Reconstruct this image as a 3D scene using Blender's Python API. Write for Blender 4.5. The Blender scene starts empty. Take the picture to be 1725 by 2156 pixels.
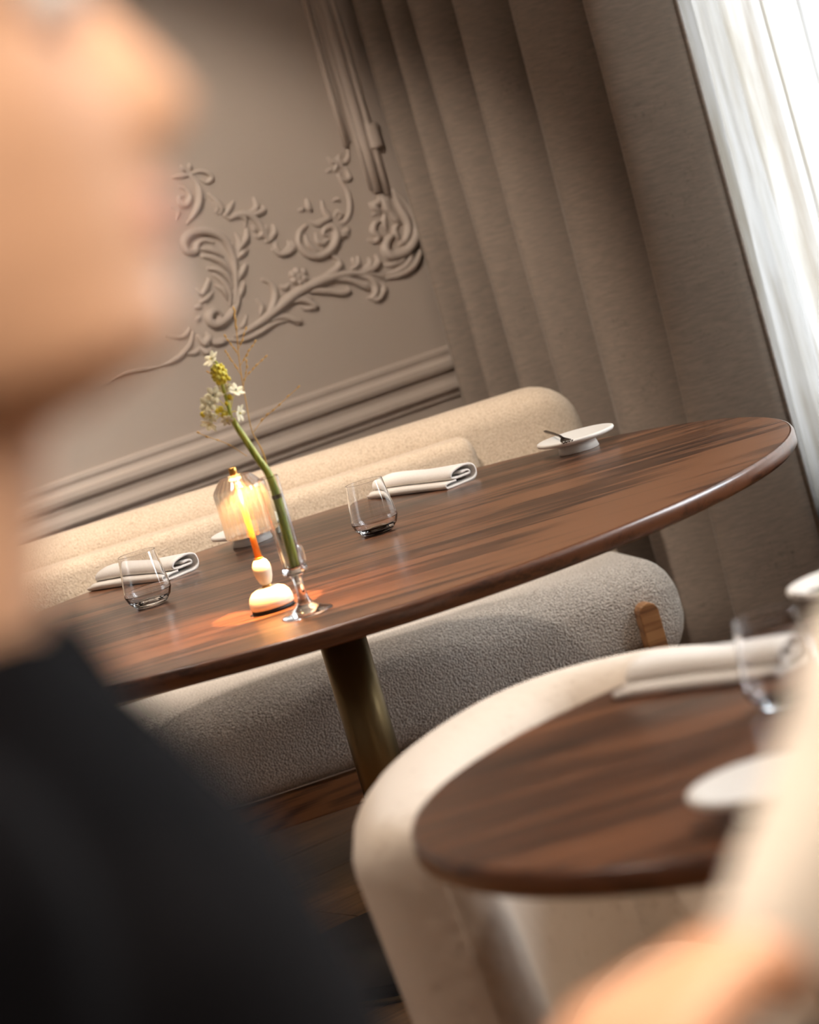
import bpy, bmesh, math, random
import numpy as np
from mathutils import Vector, Matrix, Euler
random.seed(7)
sc = bpy.context.scene
COL = sc.collection
PI = math.pi
def R(a): return math.radians(a)

# ------------------------------------------------------------------ camera
FPX, PITCH, ROLL, HC = 6300.0, R(7.2), R(16.2), 1.455
CX, CY = 862.5, 1078.0
cam_d = bpy.data.cameras.new('camera'); cam = bpy.data.objects.new('camera', cam_d); COL.objects.link(cam)
cam_d.sensor_fit = 'VERTICAL'; cam_d.sensor_height = 36.0; cam_d.sensor_width = 36.0
cam_d.lens = FPX / 2156 * 36.0
cam_d.clip_start = 0.05; cam_d.clip_end = 200
_f = Vector((0, math.cos(PITCH), -math.sin(PITCH))); _r = Vector((1, 0, 0)); _d = Vector((0, -math.sin(PITCH), -math.cos(PITCH)))
_c, _s = math.cos(ROLL), math.sin(ROLL)
_x = _r * _c + _d * _s; _y = _r * _s - _d * _c; _z = -_f
cam.matrix_world = Matrix(((_x.x, _y.x, _z.x, 0), (_x.y, _y.y, _z.y, 0), (_x.z, _y.z, _z.z, HC), (0, 0, 0, 1)))
cam_d.dof.use_dof = True; cam_d.dof.focus_distance = 5.4; cam_d.dof.aperture_fstop = 3.7
sc.camera = cam

# ------------------------------------------------------------------ world, view
w = bpy.data.worlds.new('sky'); sc.world = w; w.use_nodes = True
bg = w.node_tree.nodes['Background']; bg.inputs[0].default_value = (0.86, 0.93, 1.0, 1); bg.inputs[1].default_value = 17.0
sc.view_settings.view_transform = 'Standard'; sc.view_settings.look = 'None'
sc.view_settings.exposure = 0.4; sc.view_settings.gamma = 1.0; sc.view_settings.use_curve_mapping = False
sc.cycles.max_bounces = 8; sc.cycles.diffuse_bounces = 3; sc.cycles.glossy_bounces = 6; sc.cycles.transmission_bounces = 8; sc.cycles.transparent_max_bounces = 10
sc.cycles.adaptive_threshold = .04
SPOT_W = 190.0          # ceiling downlights
LAMP_W = 19.0           # table lamp

# ------------------------------------------------------------------ pixel helpers (photo frame 1725x2156)
def ray(px, py):
    x, y = px - CX, py - CY
    return (_f * FPX + _x * x - _y * y)
EYE = Vector((0, 0, HC))
def onz(px, py, z):
    v = ray(px, py); return EYE + v * ((z - HC) / v.z)
def ony(px, py, Y):
    v = ray(px, py); return EYE + v * (Y / v.y)
# back wall frame: u along wall (to the right), v into the room
WU = Vector((math.cos(R(33)), math.sin(R(33)), 0)); WV = Vector((math.sin(R(33)), -math.cos(R(33)), 0))
W0 = Vector((-0.22, 7.09, 0)); C0 = W0 + WU * 0.763            # room corner
def room(u, v, z=0.0): return C0 + WU * u + WV * v + Vector((0, 0, z))
def onwall(px, py):
    v = ray(px, py); t = (W0 - EYE).dot(WV) / v.dot(WV); p = EYE + v * t
    return (p - C0).dot(WU), p.z
ROOM_ROT = R(33)

# ------------------------------------------------------------------ materials
def mat(name, col=(.5, .5, .5), rough=.6, metal=0.0, **kw):
    m = bpy.data.materials.new(name); m.use_nodes = True
    b = m.node_tree.nodes['Principled BSDF']
    b.inputs['Base Color'].default_value = (*col, 1); b.inputs['Roughness'].default_value = rough; b.inputs['Metallic'].default_value = metal
    for k, v in kw.items(): b.inputs[k.replace('_', ' ')].default_value = v
    return m
def nd(m, t, **kw):
    n = m.node_tree.nodes.new(t)
    for k, v in kw.items(): setattr(n, k, v)
    return n
def ln(m, a, b): m.node_tree.links.new(a, b)
def bsdf(m): return m.node_tree.nodes['Principled BSDF']
def texco(m, scale=(1, 1, 1), rot=(0, 0, 0), out='Object'):
    t = nd(m, 'ShaderNodeTexCoord'); mp = nd(m, 'ShaderNodeMapping')
    mp.inputs['Scale'].default_value = scale; mp.inputs['Rotation'].default_value = rot
    ln(m, t.outputs[out], mp.inputs['Vector']); return mp.outputs['Vector']
def noise(m, vec, scale, detail=3, rough=.5, dist=0):
    n = nd(m, 'ShaderNodeTexNoise'); n.inputs['Scale'].default_value = scale; n.inputs['Detail'].default_value = detail
    n.inputs['Roughness'].default_value = rough; n.inputs['Distortion'].default_value = dist; ln(m, vec, n.inputs['Vector']); return n.outputs['Fac']
def ramp(m, fac, stops):
    r = nd(m, 'ShaderNodeValToRGB'); e = r.color_ramp.elements
    while len(e) < len(stops): e.new(0.5)
    for i, (p, c) in enumerate(stops): e[i].position = p; e[i].color = (*c, 1)
    ln(m, fac, r.inputs['Fac']); return r.outputs['Color']
def bump(m, h, strength, dist):
    b = nd(m, 'ShaderNodeBump'); b.inputs['Strength'].default_value = strength; b.inputs['Distance'].default_value = dist
    ln(m, h, b.inputs['Height']); ln(m, b.outputs['Normal'], bsdf(m).inputs['Normal'])
def srgb(r, g, b):
    f = lambda c: (c / 255 / 12.92) if c / 255 <= .04045 else ((c / 255 + .055) / 1.055) ** 2.4
    return (f(r), f(g), f(b))

def walnut(name, yaw, dark, mid, light, rough=.3, scale=1.0):
    m = mat(name, mid, rough)
    v = texco(m, (.55 * scale, 24 * scale, 24 * scale), (0, 0, -yaw))
    n1 = noise(m, v, 1.6, 5, .6, .9)
    v2 = texco(m, (4 * scale, 260 * scale, 260 * scale), (0, 0, -yaw))
    n2 = noise(m, v2, 1.2, 4, .7, .3)
    v3 = texco(m, (.8 * scale, 3.2 * scale, 3.2 * scale), (0, 0, -yaw))
    wv = nd(m, 'ShaderNodeTexWave', wave_type='RINGS', rings_direction='Y'); wv.inputs['Scale'].default_value = 2.2; wv.inputs['Distortion'].default_value = 5.0
    wv.inputs['Detail'].default_value = 3; wv.inputs['Detail Scale'].default_value = 1.2; ln(m, v3, wv.inputs['Vector'])
    mx = nd(m, 'ShaderNodeMath', operation='MULTIPLY_ADD'); ln(m, n2, mx.inputs[0]); mx.inputs[1].default_value = .62; ln(m, n1, mx.inputs[2])
    mx2 = nd(m, 'ShaderNodeMath', operation='MULTIPLY_ADD'); ln(m, wv.outputs['Fac'], mx2.inputs[0]); mx2.inputs[1].default_value = .26; ln(m, mx.outputs[0], mx2.inputs[2])
    ln(m, ramp(m, mx2.outputs[0], [(.66, dark), (.82, mid), (.98, light)]), bsdf(m).inputs['Base Color'])
    bump(m, n2, .12, .0006)
    bsdf(m).inputs['Coat Weight'].default_value = .35; bsdf(m).inputs['Coat Roughness'].default_value = .22
    return m
def fabric(name, c1, c2, scale, bstr, bdist, rough=.95, big=.12, sheen=.15, loops=True):
    m = mat(name, c1, rough); v = texco(m)
    n = noise(m, v, scale, 2, .6); vo = None
    nb = noise(m, v, 9, 3, .55)
    a = nd(m, 'ShaderNodeMath', operation='MULTIPLY_ADD'); ln(m, nb, a.inputs[0]); a.inputs[1].default_value = big; ln(m, n, a.inputs[2])
    ln(m, ramp(m, a.outputs[0], [(.34, c2), (.66, c1)]), bsdf(m).inputs['Base Color'])
    if loops:
        vo = nd(m, 'ShaderNodeTexVoronoi'); vo.inputs['Scale'].default_value = scale * .8; ln(m, v, vo.inputs['Vector'])
        h = nd(m, 'ShaderNodeMath', operation='SUBTRACT'); ln(m, n, h.inputs[0]); ln(m, vo.outputs['Distance'], h.inputs[1])
        bump(m, h.outputs[0], bstr, bdist)
    bsdf(m).inputs['Sheen Weight'].default_value = sheen; bsdf(m).inputs['Specular IOR Level'].default_value = .15
    return m
def thin_glass(name, tint=(1, 1, 1), glow=0.0, refl=1.0):
    m = bpy.data.materials.new(name); m.use_nodes = True; nt = m.node_tree; nt.nodes.clear()
    o = nd(m, 'ShaderNodeOutputMaterial'); t = nd(m, 'ShaderNodeBsdfTransparent'); t.inputs[0].default_value = (*tint, 1)
    g = nd(m, 'ShaderNodeBsdfGlossy'); g.inputs['Roughness'].default_value = .03
    lw = nd(m, 'ShaderNodeLayerWeight'); lw.inputs['Blend'].default_value = .5; pw = nd(m, 'ShaderNodeMath', operation='POWER'); ln(m, lw.outputs['Facing'], pw.inputs[0]); pw.inputs[1].default_value = 4.0
    fr = nd(m, 'ShaderNodeMath', operation='MULTIPLY_ADD'); ln(m, pw.outputs[0], fr.inputs[0]); fr.inputs[1].default_value = .75 * refl; fr.inputs[2].default_value = .04 * refl
    mx = nd(m, 'ShaderNodeMixShader'); ln(m, fr.outputs[0], mx.inputs[0]); ln(m, t.outputs[0], mx.inputs[1]); ln(m, g.outputs[0], mx.inputs[2])
    last = mx.outputs[0]
    if glow:
        tr = nd(m, 'ShaderNodeBsdfTranslucent'); tr.inputs[0].default_value = (1, .93, .82, 1)
        m2 = nd(m, 'ShaderNodeMixShader'); m2.inputs[0].default_value = glow; ln(m, last, m2.inputs[1]); ln(m, tr.outputs[0], m2.inputs[2]); last = m2.outputs[0]
    ln(m, last, o.inputs[0]); return m

M = {}
M['wall'] = mat('taupe_plaster', srgb(172, 158, 146), .75)
_v = texco(M['wall']); bump(M['wall'], noise(M['wall'], _v, 60, 4), .04, .002)
M['mould'] = mat('painted_moulding', srgb(174, 160, 148), .6)
M['ceiling'] = mat('ceiling_paint', srgb(205, 192, 176), .85)
M['top'] = walnut('walnut_top', R(-13), srgb(30, 16, 10), srgb(72, 44, 29), srgb(124, 82, 55), .33)
M['top2'] = walnut('walnut_top_round', R(-10), srgb(30, 15, 9), srgb(74, 43, 26), srgb(122, 76, 48), .33)
M['rim'] = walnut('walnut_rim', R(-13), srgb(40, 22, 13), srgb(70, 40, 24), srgb(96, 58, 36), .3)
M['oak'] = walnut('oak_wood', 0, srgb(92, 58, 32), srgb(140, 94, 56), srgb(170, 122, 78), .45, 1.2)
M['rail_wood'] = walnut('dark_oak', R(12), srgb(70, 40, 20), srgb(110, 66, 34), srgb(140, 88, 48), .5, 2)
M['bronze'] = mat('brushed_bronze', srgb(118, 100, 68), .36, .9)
M['base_metal'] = mat('dark_base_metal', srgb(34, 29, 25), .45, .4)
M['boucle'] = fabric('boucle_beige', srgb(204, 186, 164), srgb(158, 137, 115), 330, .55, .004)
M['seatcloth'] = fabric('boucle_seat', srgb(222, 214, 204), srgb(150, 139, 128), 260, .8, .006)
M['chaircloth'] = fabric('boucle_chair', srgb(206, 190, 173), srgb(178, 160, 142), 60, .22, .003, big=.5)
M['curtain'] = fabric('velvet_brown', srgb(136, 123, 112), srgb(104, 93, 84), 120, .25, .002, .9, .6, loops=False)
_m = M['curtain']; _bc = bsdf(_m).inputs['Base Color'].links[0].from_socket; _v = texco(_m, (30, 30, 230)); _n = noise(_m, _v, 1.0, 3, .6)
_rr = ramp(_m, _n, [(.3, (.8, .8, .8)), (.7, (1.1, 1.09, 1.07))]); _mm = nd(_m, 'ShaderNodeMix', data_type='RGBA', blend_type='MULTIPLY'); _mm.inputs[0].default_value = 1
ln(_m, _bc, _mm.inputs[6]); ln(_m, _rr, _mm.inputs[7]); ln(_m, _mm.outputs[2], bsdf(_m).inputs['Base Color'])
M['sheer'] = bpy.data.materials.new('sheer_voile'); M['sheer'].use_nodes = True
def _sheer(m):
    nt = m.node_tree; nt.nodes.clear(); o = nd(m, 'ShaderNodeOutputMaterial')
    t = nd(m, 'ShaderNodeBsdfTransparent'); t.inputs[0].default_value = (.98, .96, .92, 1)
    tr = nd(m, 'ShaderNodeBsdfTranslucent'); d = nd(m, 'ShaderNodeBsdfDiffuse')
    v = texco(m, (16, 16, 1.3)); c = ramp(m, noise(m, v, 1.0, 4, .6), [(.40, (.070, .061, .049)), (.58, (.108, .102, .095))])  # vertical colour streaks paint in the shading of the folds
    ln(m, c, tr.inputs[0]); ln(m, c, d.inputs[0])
    a = nd(m, 'ShaderNodeMixShader'); a.inputs[0].default_value = .3; ln(m, tr.outputs[0], a.inputs[1]); ln(m, d.outputs[0], a.inputs[2])
    b = nd(m, 'ShaderNodeMixShader'); b.inputs[0].default_value = .97; ln(m, t.outputs[0], b.inputs[1]); ln(m, a.outputs[0], b.inputs[2]); ln(m, b.outputs[0], o.inputs[0])
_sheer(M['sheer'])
M['glass'] = thin_glass('clear_glass')
M['thickglass'] = mat('solid_glass', (1, 1, 1), .0, 0, Transmission_Weight=1.0, IOR=1.45)
M['shade'] = thin_glass('ribbed_glass', (1, .96, .9), .010)
_m = M['shade']; _o = [x for x in _m.node_tree.nodes if x.type == 'OUTPUT_MATERIAL'][0]; _last = _o.inputs[0].links[0].from_socket
_gl = nd(_m, 'ShaderNodeBsdfGlass'); _gl.inputs['Roughness'].default_value = .02; _gl.inputs['IOR'].default_value = 1.45; _mixs = nd(_m, 'ShaderNodeMixShader'); _mixs.inputs[0].default_value = .4
ln(_m, _last, _mixs.inputs[1]); ln(_m, _gl.outputs[0], _mixs.inputs[2]); ln(_m, _mixs.outputs[0], _o.inputs[0])
M['water'] = thin_glass('water', (.95, .98, .93), 0, .4)
M['pane'] = thin_glass('window_glass')
M['white_ceramic'] = mat('matte_ceramic', srgb(232, 226, 218), .42)
M['napkin'] = fabric('linen_white', srgb(240, 233, 225), srgb(224, 214, 204), 700, .2, .001, .9, .1, loops=False)
M['steel'] = mat('dark_steel', srgb(120, 112, 106), .22, 1.0)
M['brass'] = mat('brass', srgb(214, 160, 84), .3, 1.0)
M['amber'] = mat('amber_stem', srgb(214, 128, 44), .35, .2)
M['stone'] = mat('cream_stone', srgb(240, 226, 204), .5)
_v = texco(M['stone']); bump(M['stone'], noise(M['stone'], _v, 150, 3), .1, .001)
M['black'] = mat('black_pad', (.006, .006, .006), .6)
M['green'] = mat('stem_green', srgb(126, 138, 46), .4)
_v = texco(M['green'], (1, 1, .12)); ln(M['green'], ramp(M['green'], noise(M['green'], _v, 240, 3), [(.35, srgb(118, 132, 40)), (.65, srgb(184, 182, 76))]), bsdf(M['green']).inputs['Base Color'])
M['petal'] = mat('cream_petal', srgb(250, 240, 214), .5)
def leafy(name, col, tr=.5):
    m = bpy.data.materials.new(name); m.use_nodes = True; m.node_tree.nodes.clear(); o = nd(m, 'ShaderNodeOutputMaterial')
    d = nd(m, 'ShaderNodeBsdfDiffuse'); t = nd(m, 'ShaderNodeBsdfTranslucent'); d.inputs[0].default_value = (*col, 1); t.inputs[0].default_value = (*col, 1)
    x = nd(m, 'ShaderNodeMixShader'); x.inputs[0].default_value = tr; ln(m, d.outputs[0], x.inputs[1]); ln(m, t.outputs[0], x.inputs[2]); ln(m, x.outputs[0], o.inputs[0]); return m
M['petal'] = leafy('cream_petal_thin', (.97, .92, .74), .42)
M['petal_green'] = mat('petal_stripe', srgb(222, 208, 88), .5)
M['bud'] = mat('yellow_bud', srgb(214, 190, 40), .5)
M['pistil'] = mat('dark_pistil', srgb(28, 32, 18), .4)
M['dry'] = mat('dry_straw', srgb(214, 168, 96), .7)
M['brown_tie'] = mat('brown_tie', srgb(84, 44, 16), .6)
M['white_paint'] = mat('window_paint', srgb(236, 232, 226), .5)
M['lens'] = mat('lamp_lens', (1, .9, .75), .4); bsdf(M['lens']).inputs['Emission Color'].default_value = (1, .72, .42, 1); bsdf(M['lens']).inputs['Emission Strength'].default_value = 6
M['bulb'] = mat('bulb', (1, .8, .5), .4); bsdf(M['bulb']).inputs['Emission Color'].default_value = (1, .62, .25, 1); bsdf(M['bulb']).inputs['Emission Strength'].default_value = 6
M['skin'] = mat('skin', srgb(222, 172, 136), .5)
M['skin2'] = mat('skin_tan', srgb(214, 158, 122), .5)
M['lips'] = mat('lips', srgb(214, 150, 128), .45)
M['blackcloth'] = fabric('black_cloth', (.004, .0035, .004), (.0015, .0013, .0015), 300, .2, .001, sheen=0, loops=False); bsdf(M['blackcloth']).inputs['Specular IOR Level'].default_value = 0.03
M['creamcloth'] = fabric('cream_cloth', srgb(238, 226, 210), srgb(226, 212, 194), 300, .2, .001, loops=False)
M['darkcloth'] = fabric('dark_trousers', srgb(40, 37, 38), srgb(28, 25, 26), 300, .2, .001, loops=False)
M['hair'] = mat('brown_hair', srgb(58, 40, 28), .5)
M['eye'] = mat('eye_white', srgb(235, 230, 225), .2)
M['shoe'] = mat('shoe_leather', srgb(22, 19, 18), .35)

# ------------------------------------------------------------------ mesh helpers
def mk(name, verts, faces, m, parent=None, smooth=True, loc=None):
    me = bpy.data.meshes.new(name); me.from_pydata([tuple(v) for v in verts], [], faces); me.validate(); me.update()
    b = bmesh.new(); b.from_mesh(me); bmesh.ops.recalc_face_normals(b, faces=b.faces); b.to_mesh(me); b.free()
    if smooth:
        for p in me.polygons: p.use_smooth = True
    return link(name, me, m, parent, loc)
def link(name, me, m, parent=None, loc=None):
    if m is not None and len(me.materials) == 0: me.materials.append(M[m] if isinstance(m, str) else m)
    o = bpy.data.objects.new(name, me); COL.objects.link(o)
    if parent is not None: o.parent = parent
    if loc is not None: o.location = loc
    return o
def tag(o, label, cat, group=None):
    o['label'] = label; o['category'] = cat
    if group: o['group'] = group
    return o
def struct(o): o['kind'] = 'structure'; return o
def empty(name, loc=(0, 0, 0), rz=0):
    o = bpy.data.objects.new(name, None); COL.objects.link(o); o.location = loc; o.rotation_euler = (0, 0, rz); o.empty_display_size = .05; return o
def copy_tree(o, parent=None):
    c = o.copy(); COL.objects.link(c); c.parent = parent
    for k in [x for x in o.children]: copy_tree(k, c)
    return c
def refine(prof, closed=False):
    # support loops beside every corner so that smooth shading stays true on thin walls
    out = []; m_ = len(prof)
    for i in range(m_ if closed else m_ - 1):
        a, b = prof[i], prof[(i + 1) % m_]; l = math.hypot(b[0] - a[0], b[1] - a[1]); out.append(a)
        e = min(.2, .0004 / max(l, 1e-6))
        for t in ((e, .25, .5, .75, 1 - e) if l > .02 else (e, 1 - e)): out.append((a[0] + (b[0] - a[0]) * t, a[1] + (b[1] - a[1]) * t))
    if not closed: out.append(prof[-1])
    return out
def lathe(prof, n=48, closed=False, rfun=None):
    V, Fc = [], []
    for (r, z) in prof:
        for k in range(n):
            a = 2 * PI * k / n; rr = r * (rfun(a, z) if rfun else 1); V.append((rr * math.cos(a), rr * math.sin(a), z))
    m_ = len(prof)
    for i in range(m_ if closed else m_ - 1):
        j = (i + 1) % m_
        for k in range(n): Fc.append((i * n + k, i * n + (k + 1) % n, j * n + (k + 1) % n, j * n + k))
    if not closed:
        if prof[0][0] > 1e-6: Fc.append(tuple(range(n))[::-1])
        if prof[-1][0] > 1e-6: Fc.append(tuple((m_ - 1) * n + k for k in range(n)))
    return V, Fc
def frames(P):
    P = [Vector(p) for p in P]; T = []
    for i in range(len(P)):
        a = P[max(0, i - 1)]; b = P[min(len(P) - 1, i + 1)]; t = (b - a)
        T.append(t.normalized() if t.length > 1e-9 else Vector((0, 0, 1)))
    up = Vector((0, 0, 1)) if abs(T[0].z) < .9 else Vector((1, 0, 0))
    n = (up - T[0] * up.dot(T[0])).normalized(); N = []
    for t in T:
        n = (n - t * n.dot(t)); n = n.normalized() if n.length > 1e-6 else t.orthogonal().normalized(); N.append(n)
    return P, T, N
def tube(P, rad, n=10, ends=True):
    P, T, N = frames(P); V, Fc = [], []
    if not hasattr(rad, '__len__'): rad = [rad] * len(P)
    for p, t, nn, r in zip(P, T, N, rad):
        b = t.cross(nn)
        for k in range(n):
            a = 2 * PI * k / n; V.append(p + nn * (r * math.cos(a)) + b * (r * math.sin(a)))
    for i in range(len(P) - 1):
        for k in range(n): Fc.append((i * n + k, i * n + (k + 1) % n, (i + 1) * n + (k + 1) % n, (i + 1) * n + k))
    if ends: Fc.append(tuple(range(n))[::-1]); Fc.append(tuple((len(P) - 1) * n + k for k in range(n)))
    return V, Fc
def box(x0, x1, y0, y1, z0, z1):
    V = [(x, y, z) for x in (x0, x1) for y in (y0, y1) for z in (z0, z1)]
    return V, [(0, 1, 3, 2), (4, 6, 7, 5), (0, 4, 5, 1), (2, 3, 7, 6), (0, 2, 6, 4), (1, 5, 7, 3)]
def join(*ms):
    V, Fc = [], []
    for v, f in ms:
        o = len(V); V += list(v); Fc += [tuple(i + o for i in q) for q in f]
    return V, Fc
def catmull(P, n=8, closed=False):
    P = [np.array(p, float) for p in P]; out = []; N = len(P)
    rng = range(N if closed else N - 1)
    for i in rng:
        p0 = P[(i - 1) % N] if closed or i > 0 else 2 * P[0] - P[1]; p1 = P[i]; p2 = P[(i + 1) % N]
        p3 = P[(i + 2) % N] if closed or i + 2 < N else 2 * P[-1] - P[-2]
        for k in range(n):
            t = k / n; out.append(.5 * ((2 * p1) + (p2 - p0) * t + (2 * p0 - 5 * p1 + 4 * p2 - p3) * t * t + (3 * p1 - p0 - 3 * p2 + p3) * t ** 3))
    if not closed: out.append(P[-1])
    return out
def bev(o, w, seg=3):
    b = o.modifiers.new('bevel', 'BEVEL'); b.width = w; b.segments = seg; b.limit_method = 'ANGLE'; b.angle_limit = R(40); return o
def xf(vf, loc=(0, 0, 0), rz=0, mtx=None):
    m_ = mtx if mtx is not None else Matrix.Translation(Vector(loc)) @ Matrix.Rotation(rz, 4, 'Z')
    return [m_ @ Vector(v) for v in vf[0]], vf[1]

# ------------------------------------------------------------------ the room
U0, V1, H = -7.2, 8.6, 3.1
rm = Matrix.Translation(C0) @ Matrix.Rotation(ROOM_ROT, 4, 'Z')   # room frame: x = u, y = -v
def rbox(u0, u1, v0, v1, z0, z1): return xf(box(u0, u1, -v1, -v0, z0, z1), mtx=rm)
fl = struct(mk('floor', *rbox(U0, 0, 0, V1, -.12, -.018), mat('subfloor', srgb(60, 42, 28), .8), smooth=False))
struct(mk('ceiling', *rbox(U0 - .2, .3, -.2, V1 + .2, H, H + .15), 'ceiling', smooth=False))
struct(mk('wall_back', *rbox(U0 - .2, .3, -.2, 0, -.12, H), 'wall', smooth=False))
struct(mk('wall_left', *rbox(U0 - .2, U0, 0, V1, -.12, H), 'wall', smooth=False))
struct(mk('wall_front', *rbox(U0 - .2, .3, V1, V1 + .2, -.12, H), 'wall', smooth=False))
wins = [(.78, 2.35), (2.5, 3.6), (4.7, 5.5), (6.4, 7.8)]; WZ1 = 2.9; SILL = [.38, .95, 1.5, 1.95]  # past the first, unseen windows placed and sized for their light
parts = []; prev = 0.0
for (a, b), WZ0 in zip(wins, SILL):
    parts.append(rbox(0, .3, prev, a, -.12, H)); parts.append(rbox(0, .3, a, b, -.12, WZ0)); parts.append(rbox(0, .3, a, b, WZ1, H)); prev = b
parts.append(rbox(0, .3, prev, V1, -.12, H))
struct(mk('wall_right', *join(*parts), 'wall', smooth=False))
# floor boards: shared meshes, one object each
boards = []
for k in range(3):
    m_ = mat('floor_oak', srgb(*[(140, 98, 58), (130, 90, 52), (148, 106, 64)][k]), .42)
    vv = texco(m_, (2, 26, 26)); ln(m_, ramp(m_, noise(m_, vv, 2, 4, .6, .5), [(.3, srgb(92, 60, 32)), (.7, srgb(*[(142, 100, 60), (132, 92, 54), (150, 108, 68)][k]))]), bsdf(m_).inputs['Base Color'])
    me = bpy.data.meshes.new('floor_board'); V, Fc = box(0, 1.397, 0, .237, -.018, 0); me.from_pydata(V, [], Fc); me.update(); me.materials.append(m_); boards.append(me)
cnt = 0
for i in range(int(V1 / .24)+0):
    off = random.choice((0, .3, .6, .9))
    for j in range(-1, 7):
        u = U0 + j * 1.4 + off
        u0, u1 = max(u, U0), min(u + 1.4, 0)
        if u1 - u0 < .1: continue
        o = bpy.data.objects.new('floor_board', random.choice(boards)); COL.objects.link(o); o.parent = fl
        p = room(u0, i * .24 + .24); o.location = p; o.rotation_euler = (0, 0, ROOM_ROT); o.scale = ((u1 - u0) / 1.4, 1, 1); cnt += 1
# windows: the first is in view, the rest added for their light
for i, (a, b) in enumerate(wins):
    WZ0 = SILL[i]
    fr = struct(mk(f'window_{i+1}', *join(rbox(.1, .2, a, a + .07, WZ0, WZ1), rbox(.1, .2, b - .07, b, WZ0, WZ1), rbox(.1, .2, a + .07, b - .07, WZ0, WZ0 + .08), rbox(.1, .2, a + .07, b - .07, WZ1 - .08, WZ1),
        rbox(.12, .18, (a + b) / 2 - .03, (a + b) / 2 + .03, WZ0 + .08, WZ1 - .08)), 'white_paint', smooth=False))
    for (p, q) in ((a + .07, (a + b) / 2 - .03), ((a + b) / 2 + .03, b - .07)):
        mk('pane', *rbox(.147, .153, p, q, WZ0 + .08, WZ1 - .08), 'pane', fr, smooth=False)
    mk('window_sill', *rbox(-.02, .1, a - .04, b + .04, WZ0 - .04, WZ0), 'white_paint', fr, smooth=False)
    # daylight portal in the opening
    L = bpy.data.lights.new('daylight_portal', 'AREA'); L.shape = 'RECTANGLE'; L.size = b - a; L.size_y = WZ1 - WZ0; L.cycles.is_portal = True
    lo = bpy.data.objects.new('daylight_portal', L); COL.objects.link(lo)
    nrm = -WU; zax = -nrm; yax = Vector((0, 0, 1)); xax = yax.cross(zax)
    p = room(.25, (a + b) / 2, (WZ0 + WZ1) / 2)
    lo.matrix_world = Matrix(((xax.x, yax.x, zax.x, p.x), (xax.y, yax.y, zax.y, p.y), (xax.z, yax.z, zax.z, p.z), (0, 0, 0, 1)))
# baseboard and chair rail along the back wall
struct(mk('baseboard_back', *rbox(U0, 0, 0, .022, 0, .14), 'mould', smooth=False))
u_, zr = onwall(600, 890)
zmid = sum(onwall(x, y)[1] for x, y in ((300, 1020), (600, 905), (900, 805))) / 3
prof = [(0, .060), (.012, .058), (.016, .050), (.012, .042), (.016, .036), (.030, .030), (.034, .020), (.030, .012), (.016, .004), (.014, -.006), (.018, -.012), (.026, -.020), (.028, -.030), (.020, -.036), (.012, -.040), (.010, -.048), (0, -.050)]
V, Fc = [], []
for u in (U0, -.001):
    for d, z in prof: V.append(room(u, d * .55, zmid + z * 1.15))
n = len(prof)
for k in range(n - 1): Fc.append((k, k + 1, n + k + 1, n + k))
Fc += [tuple(range(n)), tuple(range(n, 2 * n))]
struct(mk('trim_1', V, Fc, 'mould', smooth=False))

# ------------------------------------------------------------------ ceiling downlights (warm)
def downlight(u, v, watts, size=78, label='', aim=None):
    p = room(u, v, H); t = empty('ceiling_downlight', p)
    mk('ring', *lathe([(.03, -.004), (.055, -.008), (.06, -.004), (.06, .0)], 32), 'white_paint', t)
    mk('lens', *lathe([(.0, -.003), (.03, -.003)], 32), 'lens', t)
    L = bpy.data.lights.new('downlight_beam', 'SPOT'); L.energy = watts; L.color = (1, .875, .75); L.spot_size = R(size); L.spot_blend = .55; L.shadow_soft_size = .05
    lo = bpy.data.objects.new('downlight_beam', L); COL.objects.link(lo); lo.parent = t; lo.location = (0, 0, -.02)
    if aim is not None: lo.rotation_euler = (Vector(aim) - p).to_track_quat('-Z', 'Y').to_euler()      # adjustable head
    tag(t, label, 'ceiling light', 'ceiling downlights'); return t
def uv_of(x, y): d = Vector((x, y, 0)) - C0; return d.dot(WU), d.dot(WV)
for (x, y, pw, lb) in [(-.95, 5.75, .3, 'over the end of the sofa away from the drape'), (-.15, 5.3, .5, 'over the big oval table'), (.62, 3.0, .3, 'over the smaller table'), (-.35, 4.15, .3, 'added over the gap between the two tables'), (.25, 1.40, .9, 'between the person in black and the person in cream'), (-.9, .4, .5, 'behind both people'), (-2.2, 5.2, .8, 'over the empty floor away from the windows')]:  # gap and between-people lamps are added to brighten tableware and face
    u, v = uv_of(x, y); downlight(u, v, SPOT_W * pw, 52 if 'between' in lb else 74, 'small round recessed ceiling downlight ' + lb)
downlight(*uv_of(.45, -.1), SPOT_W * 1.2, 42, 'small round tilted ceiling downlight added to brighten the person in black', (-.08, 1.06, 1.33))  # extra lamp, added to lift the face and the cream sleeve
downlight(*uv_of(-1.7, 2.75), SPOT_W * .42, 34, 'small round tilted ceiling downlight added to brighten the tub chair', (-.12, 3.3, .62))  # extra lamp, added to light the chair arm from its side
downlight(-2.35, 1.7, SPOT_W * 1.7, 41, 'small round tilted ceiling downlight added to brighten the panel moulding', room(-.85, 0, .72))  # extra wall-washer, added so the wall gets enough light

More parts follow.
